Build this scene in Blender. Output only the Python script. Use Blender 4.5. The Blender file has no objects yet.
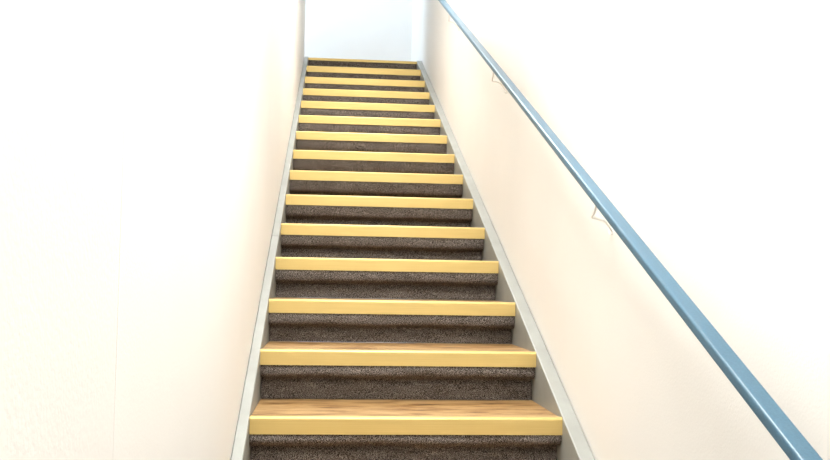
import bpy, bmesh, math, random
from mathutils import Matrix, Vector, noise

S = bpy.context.scene
COL = S.collection
random.seed(4)

# ---------------------------------------------------------------- dimensions
G, R, W = 0.40046, 0.175, 1.0026        # going, rise, clear width between the stringers
REC = 0.058                             # riser recess behind the nosing
HB = 0.0523                             # height of the gold strip
NV = 14                                 # steps below the landing
XL, XR = -0.5375, 0.5515                # wall faces
SLOPE = R / G
ANG = math.atan2(R, G)
FLOOR_Z = -2 * R
LAND_Y, LAND_Z = NV * G, NV * R
CEIL_Z = 4.95
LOW_Z = 2.6                             # ceiling over the foot of the stairs
BACK_Y = LAND_Y + 1.25                   # wall at the top
FRONT_Y = -4.6                          # wall behind the viewer
DZ = [-.002, .0035, -.0009, .0007, -.0018, -.0001, -.0011, -.0042, -.0011, -.0007, .0008, .0005, .0026, .010]

# ---------------------------------------------------------------- helpers
def link(name, bm, m, parent=None, smooth=False):
    me = bpy.data.meshes.new(name)
    bmesh.ops.recalc_face_normals(bm, faces=bm.faces)
    bm.to_mesh(me); bm.free()
    for p in me.polygons:
        p.use_smooth = smooth
    me.materials.append(m)
    o = bpy.data.objects.new(name, me)
    COL.objects.link(o)
    o.parent = parent
    return o

def empty(name, loc=(0, 0, 0), parent=None):
    o = bpy.data.objects.new(name, None)
    o.empty_display_size = 0.1
    o.location = loc
    COL.objects.link(o)
    o.parent = parent
    return o

def add_box(bm, lo, hi):
    vs = [bm.verts.new((x, y, z)) for x in (lo[0], hi[0]) for y in (lo[1], hi[1]) for z in (lo[2], hi[2])]
    for f in ((0, 1, 3, 2), (4, 6, 7, 5), (0, 4, 5, 1), (2, 3, 7, 6), (0, 2, 6, 4), (1, 5, 7, 3)):
        bm.faces.new([vs[i] for i in f])

def box(lo, hi):
    bm = bmesh.new(); add_box(bm, lo, hi); return bm

def prism_x(pts, x0, x1, nx=1, fn=None):
    """closed (y, z) outline swept along x"""
    bm = bmesh.new(); rings = []
    for i in range(nx + 1):
        x = x0 + (x1 - x0) * i / nx
        ring = []
        for j, (y, z) in enumerate(pts):
            dx, dy, dz = fn(x, j) if fn else (0, 0, 0)
            ring.append(bm.verts.new((x + dx, y + dy, z + dz)))
        rings.append(ring)
    n = len(pts)
    for a, b in zip(rings, rings[1:]):
        for j in range(n):
            bm.faces.new((a[j], a[(j + 1) % n], b[(j + 1) % n], b[j]))
    bm.faces.new(rings[0][::-1]); bm.faces.new(rings[-1])
    return bm

def bevel(o, w, seg=2):
    m = o.modifiers.new('bevel', 'BEVEL'); m.width = w; m.segments = seg; m.limit_method = 'ANGLE'
    return o

def tube(bm, pts, r, n=12):
    """round tube along a polyline of Vectors"""
    rings = []
    for i, p in enumerate(pts):
        a = pts[max(i - 1, 0)]; b = pts[min(i + 1, len(pts) - 1)]
        t = (b - a).normalized()
        s = t.cross(Vector((0, 1, 0)))
        s = s.normalized() if s.length > 1e-4 else Vector((1, 0, 0))
        u = s.cross(t)
        rings.append([bm.verts.new(p + r * (math.cos(k * 2 * math.pi / n) * s + math.sin(k * 2 * math.pi / n) * u)) for k in range(n)])
    for a, b in zip(rings, rings[1:]):
        for k in range(n):
            bm.faces.new((a[k], a[(k + 1) % n], b[(k + 1) % n], b[k]))
    bm.faces.new(rings[0][::-1]); bm.faces.new(rings[-1])

# ---------------------------------------------------------------- materials
def lin(c):
    return tuple((v / 255 / 12.92) if v / 255 <= .04045 else ((v / 255 + .055) / 1.055) ** 2.4 for v in c) + (1,)

def mat(name, rgb, rough=.5, metal=0.0, coat=0.0):
    m = bpy.data.materials.new(name); m.use_nodes = True
    b = m.node_tree.nodes['Principled BSDF']
    b.inputs['Base Color'].default_value = lin(rgb)
    b.inputs['Roughness'].default_value = rough
    b.inputs['Metallic'].default_value = metal
    b.inputs['Coat Weight'].default_value = coat
    return m, m.node_tree, b

def coords(nt, scale=(1, 1, 1)):
    t = nt.nodes.new('ShaderNodeTexCoord'); mp = nt.nodes.new('ShaderNodeMapping')
    mp.inputs['Scale'].default_value = scale
    nt.links.new(t.outputs['Object'], mp.inputs['Vector'])
    return mp.outputs['Vector']

def noise_tex(nt, vec, scale, detail=3, rough=.5):
    n = nt.nodes.new('ShaderNodeTexNoise')
    n.inputs['Scale'].default_value = scale; n.inputs['Detail'].default_value = detail
    n.inputs['Roughness'].default_value = rough
    nt.links.new(vec, n.inputs['Vector'])
    return n.outputs['Fac']

def ramp(nt, fac, stops):
    r = nt.nodes.new('ShaderNodeValToRGB'); nt.links.new(fac, r.inputs['Fac'])
    e = r.color_ramp.elements
    while len(e) < len(stops): e.new(.5)
    for el, (p, c) in zip(e, stops): el.position = p; el.color = lin(c)
    return r.outputs['Color']

def bump(nt, b, h, strength, dist):
    n = nt.nodes.new('ShaderNodeBump')
    n.inputs['Strength'].default_value = strength; n.inputs['Distance'].default_value = dist
    nt.links.new(h, n.inputs['Height']); nt.links.new(n.outputs['Normal'], b.inputs['Normal'])

def math_node(nt, op, a, b=None):
    n = nt.nodes.new('ShaderNodeMath'); n.operation = op
    for i, v in enumerate((a, b)):
        if v is None: continue
        if isinstance(v, (int, float)): n.inputs[i].default_value = v
        else: nt.links.new(v, n.inputs[i])
    return n.outputs[0]

def wall_mat(name, rgb, grain=1.0, size=170):
    m, nt, b = mat(name, rgb, .62)
    v = coords(nt)
    big = noise_tex(nt, v, 1.6, 3)
    nt.links.new(ramp(nt, big, [(.3, tuple(int(c * .985) for c in rgb)), (.7, rgb)]), b.inputs['Base Color'])
    bump(nt, b, noise_tex(nt, v, size, 3), .25 * grain, .0025)
    return m

M_WALL = wall_mat('warm_white_wall_paint', (239, 237, 233), .7)
M_WALLR = wall_mat('rougher_white_wall_paint', (237, 235, 231), .8, 110)
M_BACK = wall_mat('cool_white_wall_paint', (240, 241, 241), .6)
M_CEIL = wall_mat('ceiling_paint', (246, 244, 240), .8)

M_STR, nt, b = mat('stringer_paint', (186, 187, 180), .4)
v = coords(nt)
nt.links.new(ramp(nt, noise_tex(nt, v, 9, 4), [(.3, (147, 149, 144)), (.7, (156, 159, 155))]), b.inputs['Base Color'])

M_GOLD, nt, b = mat('gold_nosing_strip', (222, 184, 98), .42, .5)
v = coords(nt, (1.5, 160, 160))
nt.links.new(ramp(nt, noise_tex(nt, v, 3, 2), [(.3, (204, 179, 112)), (.7, (212, 187, 122))]), b.inputs['Base Color'])

M_WOOD, nt, b = mat('oak_effect_board', (208, 160, 104), .42)
info = nt.nodes.new('ShaderNodeObjectInfo')
t = nt.nodes.new('ShaderNodeTexCoord'); ad = nt.nodes.new('ShaderNodeVectorMath'); ad.operation = 'ADD'
nt.links.new(t.outputs['Object'], ad.inputs[0])
off = nt.nodes.new('ShaderNodeCombineXYZ')
nt.links.new(math_node(nt, 'MULTIPLY', info.outputs['Random'], 40), off.inputs[0])
nt.links.new(math_node(nt, 'MULTIPLY', info.outputs['Random'], 13), off.inputs[1])
nt.links.new(off.outputs[0], ad.inputs[1])
mp = nt.nodes.new('ShaderNodeMapping'); mp.inputs['Scale'].default_value = (3, 13, 13)
nt.links.new(ad.outputs[0], mp.inputs['Vector'])
n1 = nt.nodes.new('ShaderNodeTexNoise'); n1.inputs['Scale'].default_value = 1.6; n1.inputs['Detail'].default_value = 8
n1.inputs['Roughness'].default_value = .68; n1.inputs['Distortion'].default_value = .7
nt.links.new(mp.outputs[0], n1.inputs['Vector'])
nt.links.new(ramp(nt, n1.outputs['Fac'], [(.34, (82, 50, 24)), (.44, (146, 108, 62)), (.5, (170, 134, 86)), (.64, (188, 156, 108))]), b.inputs['Base Color'])

M_CARP, nt, b = mat('brown_grey_carpet', (74, 64, 56), .95)
v = coords(nt)
sp = noise_tex(nt, v, 370, 3, .75)
bl = noise_tex(nt, coords(nt, (3, 14, 14)), 3, 4)
mx = math_node(nt, 'ADD', math_node(nt, 'MULTIPLY', sp, .92), math_node(nt, 'MULTIPLY', bl, .08))
nt.links.new(ramp(nt, mx, [(.40, (32, 29, 27)), (.5, (86, 79, 74)), (.60, (164, 154, 146))]), b.inputs['Base Color'])
b.inputs['Specular IOR Level'].default_value = .1
bump(nt, b, sp, .8, .004)

M_RAIL, nt, b = mat('blue_handrail_paint', (104, 150, 180), .33, 0, 0)
b.inputs['Specular IOR Level'].default_value = .5
v = coords(nt)
nt.links.new(ramp(nt, noise_tex(nt, v, 240, 2), [(.3, (58, 95, 117)), (.7, (64, 103, 125))]), b.inputs['Base Color'])
M_WHITE, nt, b = mat('white_bracket_paint', (238, 235, 229), .35)

# ---------------------------------------------------------------- staircase
stairs = empty('staircase', (0, 0, FLOOR_Z))
stairs['label'] = 'straight carpeted staircase with gold nosing strips rising between two white walls'
stairs['category'] = 'staircase'

def local(k):
    """position of a step's nosing in the staircase's own frame"""
    return Vector((0, k * G, k * R + (DZ[k] if 0 <= k < NV else 0) - FLOOR_Z))

HW = W / 2 - .0015
# front outline of the carpeted body, top to bottom (nosing roll, undercut, riser)
def front(k):
    """the roll under the strip hangs lower on the upper steps"""
    b = {-1: -.080, 0: -.080, 1: -.085, 2: -.090, 3: -.093, 4: -.097, 5: -.103, 6: -.110}.get(k, -.116)
    q = (b + .060)
    return [(.0005, -.006), (.0005, -.030), (.003, -.0515), (.002, -.0545), (-.0006, -.060), (-.0016, -.060 + q * .45), (-.0008, -.060 + q * .75),
            (.0022, b), (.008, b - .0055), (.017, b - .0095), (.029, b - .012), (.043, b - .0135), (.056, b - .0155), (.0635, b - .0195),
            (.0650, b - .0245), (.0625, b - .030), (.0595, b - .035), (.058, b - .040), (.058, -.160), (.059, -.166)]

def make_step(k):
    last = (k == NV)
    depth = G + REC
    hb = .021 if last else HB
    rise = R + (DZ[k] if 0 <= k < NV else 0) - (DZ[k - 1] if 0 <= k - 1 < NV else 0)
    if k == -1: rise = R
    bot = -rise + .0005
    fr = [(y, z) for y, z in front(k) if z > bot + .004] + [(.059, bot)]
    if last:
        fr = [(y, z + .031 if z < -.04 else z * .5) for y, z in fr[:-1]] + [(.059, bot)]
    back = depth + .08 if k < NV - 1 else depth - .0015
    if last: back = .12
    pts = fr + [(back, bot), (back, -.006)]
    nf = len(fr)
    def fold(x, j):
        if j == 0 or j >= nf - 1: return (0, 0, 0)
        y, z = fr[j]
        w = max(0, min(1, (-.048 - z) / .012)) if not last else 0.3
        a = noise.noise(Vector((x * 4.2, z * 22, k * 7.3)))
        c = noise.noise(Vector((x * 9.5, z * 30 + 5, k * 3.1)))
        d = noise.noise(Vector((x * 3.1, 8.2, k * 5.7)))
        e = max(0, abs(x) - (HW - .02)) / .02
        return (0, w * (.0055 * a + .0025 * c + .004 * e * e), w * (.005 * d + .002 * c) * (1 if z > -.12 else max(0, (z - bot) / .05)))
    body = link('step', prism_x(pts, -HW, HW, 80, fold), M_CARP, stairs, True)
    body['label'] = 'step wrapped in brown grey carpet'
    body.location = local(k)
    body.data.set_sharp_from_angle(angle=math.radians(60))
    # board
    tb = link('tread_board', box((-HW - .001, .010, -.006), (HW + .001, depth - .001 if not last else .99, 0)), M_WOOD, body)
    tb['label'] = 'oak effect tread board'
    bevel(tb, .001, 1)
    # gold strip: front face plus a lip on the tread with a rounded arris
    g = [(-.0045, -hb), (-.0045, -.0050), (-.0038, -.0022), (-.0018, .0008), (.001, .0028), (.004, .0034), (.020, .0034), (.0215, .0015),
         (.0215, 0.0002), (.0098, .0002), (.0098, -.0055), (.0006, -.0055), (.0006, -hb)]
    gs = link('nosing_strip', prism_x(g, -HW - .001, HW + .001), M_GOLD, body)
    gs['label'] = 'gold metal nosing strip'
    return body

for k in range(-1, NV + 1):
    make_step(k)

def stringer(x0, x1, y0, y1, cut_top=False):
    up = .004
    z0, z1 = SLOPE * y0 + up, SLOPE * y1 + up
    dn = .36
    pts = [(y0, max(z0 - dn, FLOOR_Z)), (y0, z0), (y1, z1), (y1, z1 - dn)]
    if z0 - dn < FLOOR_Z:
        yb = (FLOOR_Z + dn - up) / SLOPE
        pts.append((yb, FLOOR_Z))
    pts = [(y, z - FLOOR_Z) for y, z in pts]
    o = link('stringer', prism_x(pts, x0, x1), M_STR, stairs)
    o['label'] = 'pale painted stringer board'
    bevel(o, .004, 2)
    return o
YJ = 1.44
YB = -.78
YT = LAND_Y + .035
stringer(XL + .0016, -W / 2, YB, YJ - .001)
stringer(XL + .0016, -W / 2, YJ + .001, YT)
stringer(W / 2, XR - .0016, YB, YT)

# ---------------------------------------------------------------- handrail
hr = empty('handrail', (0, 0, 0))
hr['label'] = 'blue painted handrail sloping up along the right hand white wall'
hr['category'] = 'handrail'
RX0, RX1, ZT, ZB = .4485, .4860, .9105, .8850        # section (heights above the nosing line)
rr = .006
sec = []
for cx, cz, a0 in ((RX1 - rr, ZT - rr, 0), (RX0 + rr, ZT - rr, 90), (RX0 + rr, ZB + rr, 180), (RX1 - rr, ZB + rr, 270)):
    for s in range(6):
        a = math.radians(a0 + s * 18)
        sec.append((cx + rr * math.cos(a), cz + rr * math.sin(a)))
bm = bmesh.new()
rings = []
for y in (-2.35, -2.345, 0, 2.5, 5.645, 5.65):
    f = .9 if y in (-2.35, 5.65) else 1
    mx_, mz_ = (RX0 + RX1) / 2, (ZT + ZB) / 2
    rings.append([bm.verts.new((mx_ + (x - mx_) * f, y, mz_ + (z - mz_) * f + SLOPE * y)) for x, z in sec])
for a, b_ in zip(rings, rings[1:]):
    for j in range(len(sec)):
        bm.faces.new((a[j], a[(j + 1) % len(sec)], b_[(j + 1) % len(sec)], b_[j]))
bm.faces.new(rings[0][::-1]); bm.faces.new(rings[-1])
rail = link('rail', bm, M_RAIL, hr, True)
rail.data.set_sharp_from_angle(angle=math.radians(50))
for y in (-2.145, -.435, 1.262, 2.96, 4.66):
    zc = .6238 + SLOPE * (y + .435)                  # elbow of the bent rod
    xm = (RX0 + RX1) / 2
    ya = y - .062
    za = SLOPE * ya + ZB
    bm = bmesh.new()
    path = [Vector((xm, ya - .004, za + .002)), Vector((xm, ya, za - .012)), Vector((xm, ya + .018, zc + .0105)), Vector((.4695, y - .012, zc + .003)), Vector((.472, y - .003, zc)),
            Vector((.478, y, zc - .001)), Vector((.495, y + .001, zc - .0055)), Vector((.508, y + .003, zc - .008)), Vector((.515, y + .010, zc - .0105)),
            Vector((.540, y + .052, zc - .0254)), Vector((XR - .001, y + .070, zc - .0325))]
    tube(bm, path, .0032)
    br = link('bracket', bm, M_WHITE, hr, True)
    br['label'] = 'small white wall bracket'
    bm = bmesh.new()
    tube(bm, [Vector((XR - .0045, y + .068, zc - .0322)), Vector((XR - .0002, y + .0705, zc - .0325))], .011, 20)
    wp = link('wall_plate', bm, M_WHITE, br)
    wp.data.set_sharp_from_angle(angle=math.radians(40))
    bm = bmesh.new()
    add_box(bm, (xm - .008, -.022, -.0012), (xm + .008, .022, .0012))
    bmesh.ops.rotate(bm, verts=bm.verts, matrix=Matrix.Rotation(ANG, 3, 'X'))
    bmesh.ops.translate(bm, verts=bm.verts, vec=(0, ya, za - .0010))
    link('saddle_plate', bm, M_WHITE, br)

# ---------------------------------------------------------------- the room
def struct(name, bm, m):
    o = link(name, bm, m); o['kind'] = 'structure'; return o

T = .12
SEAM_Y = -1.755
WL_END = LAND_Y + .05
LEFT_X = -2.6                                      # the landing opens to the left
struct('wall_left', box((XL - T, SEAM_Y + .0003, FLOOR_Z), (XL, WL_END, CEIL_Z)), M_WALL)
struct('wall_left_front', box((XL - T, FRONT_Y, FLOOR_Z), (XL, SEAM_Y - .0003, CEIL_Z)), M_WALLR)
struct('wall_right', box((XR, FRONT_Y, FLOOR_Z), (XR + T, BACK_Y, CEIL_Z)), M_WALL)
struct('wall_back', box((LEFT_X - T, BACK_Y, LAND_Z - .3), (XR + T, BACK_Y + T, CEIL_Z)), M_BACK)
struct('wall_front', box((XL - T, FRONT_Y - T, FLOOR_Z), (XR + T, FRONT_Y, CEIL_Z)), M_WALL)
struct('floor', box((XL - T, FRONT_Y - T, FLOOR_Z - .1), (XR + T, WL_END + .3, FLOOR_Z)), M_CARP)
struct('floor_landing', box((LEFT_X, LAND_Y + .121, LAND_Z - .2), (XR, BACK_Y, LAND_Z - .0065)), M_WOOD)
struct('wall_landing', box((LEFT_X, WL_END - T, LAND_Z - .2), (XL - T, WL_END, CEIL_Z)), M_BACK)
# the ceiling is low at the foot of the stairs and rakes up over the flight
struct('ceiling', prism_x([(FRONT_Y - T, LOW_Z), (.6, LOW_Z), (4.6, CEIL_Z), (BACK_Y + T, CEIL_Z), (BACK_Y + T, CEIL_Z + .1),
                           (4.5, CEIL_Z + .1), (.5, LOW_Z + .1), (FRONT_Y - T, LOW_Z + .1)], LEFT_X - T, XR + T), M_CEIL)

# window wall at the far left end of the landing: sill, head and a glazed opening between
struct('wall_side', box((LEFT_X - T, WL_END - T, LAND_Z - .2), (LEFT_X, BACK_Y, LAND_Z + .7)), M_BACK)
struct('wall_side_head', box((LEFT_X - T, WL_END - T, LAND_Z + 2.1), (LEFT_X, BACK_Y, CEIL_Z)), M_BACK)

# ---------------------------------------------------------------- light
def area(name, loc, rot, sx, sy, power, rgb):
    l = bpy.data.lights.new(name, 'AREA'); l.shape = 'RECTANGLE'; l.size = sx; l.size_y = sy
    l.energy = power; l.color = rgb
    o = bpy.data.objects.new(name, l); o.location = loc; o.rotation_euler = rot
    COL.objects.link(o); return o

WARM = (1, .995, .975)
area('ceiling_lamp_light', (-.12, -.95, LOW_Z - .04), (0, 0, 0), .5, .5, 46, WARM)
area('hall_fill_light', (0, -3.9, LOW_Z - .04), (0, 0, 0), .6, .6, 35, WARM)  # added frontal fill behind the viewer, evens out the risers; no known lamp
area('upper_flight_fill_light', (0.0, 2.8, 3.68), (-.43, 0, 0), .6, .45, 46, WARM)  # added fill that brightens the upper flight and its nosings; no known lamp
area('landing_fill_light', (0.0, LAND_Y + .35, CEIL_Z - .04), (0, 0, 0), .5, .5, 7, WARM)  # small fill added to lift the upper walls and landing; no known lamp
area('landing_daylight', (LEFT_X - .02, (WL_END + BACK_Y) / 2, LAND_Z + 1.4), (0, -math.pi / 2, 0), 1.4, 1.0, 44, (.62, .81, 1))

w = bpy.data.worlds.new('sky'); S.world = w; w.use_nodes = True
bg = w.node_tree.nodes['Background']; bg.inputs[0].default_value = (.7, .82, 1, 1); bg.inputs[1].default_value = .8

# ---------------------------------------------------------------- camera
f_px, pitch, yaw, roll = 945.595, .0511957, .0888926, .0172256
cp, sp_, cy, sy = math.cos(pitch), math.sin(pitch), math.cos(yaw), math.sin(yaw)
right = Vector((cy, -sy, 0)); fwd0 = Vector((sy, cy, 0)); up0 = Vector((0, 0, 1))
fwd = fwd0 * cp + up0 * sp_; up = up0 * cp - fwd0 * sp_
cr, sr = math.cos(roll), math.sin(roll)
r2 = right * cr + up * sr; u2 = up * cr - right * sr
cam = bpy.data.cameras.new('camera'); co = bpy.data.objects.new('camera', cam); COL.objects.link(co)
cam.sensor_width = 36; cam.lens = f_px / 830 * 36; cam.clip_start = .02
m4 = Matrix((r2, u2, -fwd)).transposed().to_4x4()
m4.translation = Vector((-.25967, -3.03763, .44383))
co.matrix_world = m4
S.camera = co

S.view_settings.view_transform = 'Standard'; S.view_settings.look = 'None'
S.view_settings.gamma = 1; S.view_settings.use_curve_mapping = False
S.view_settings.exposure = 0.46
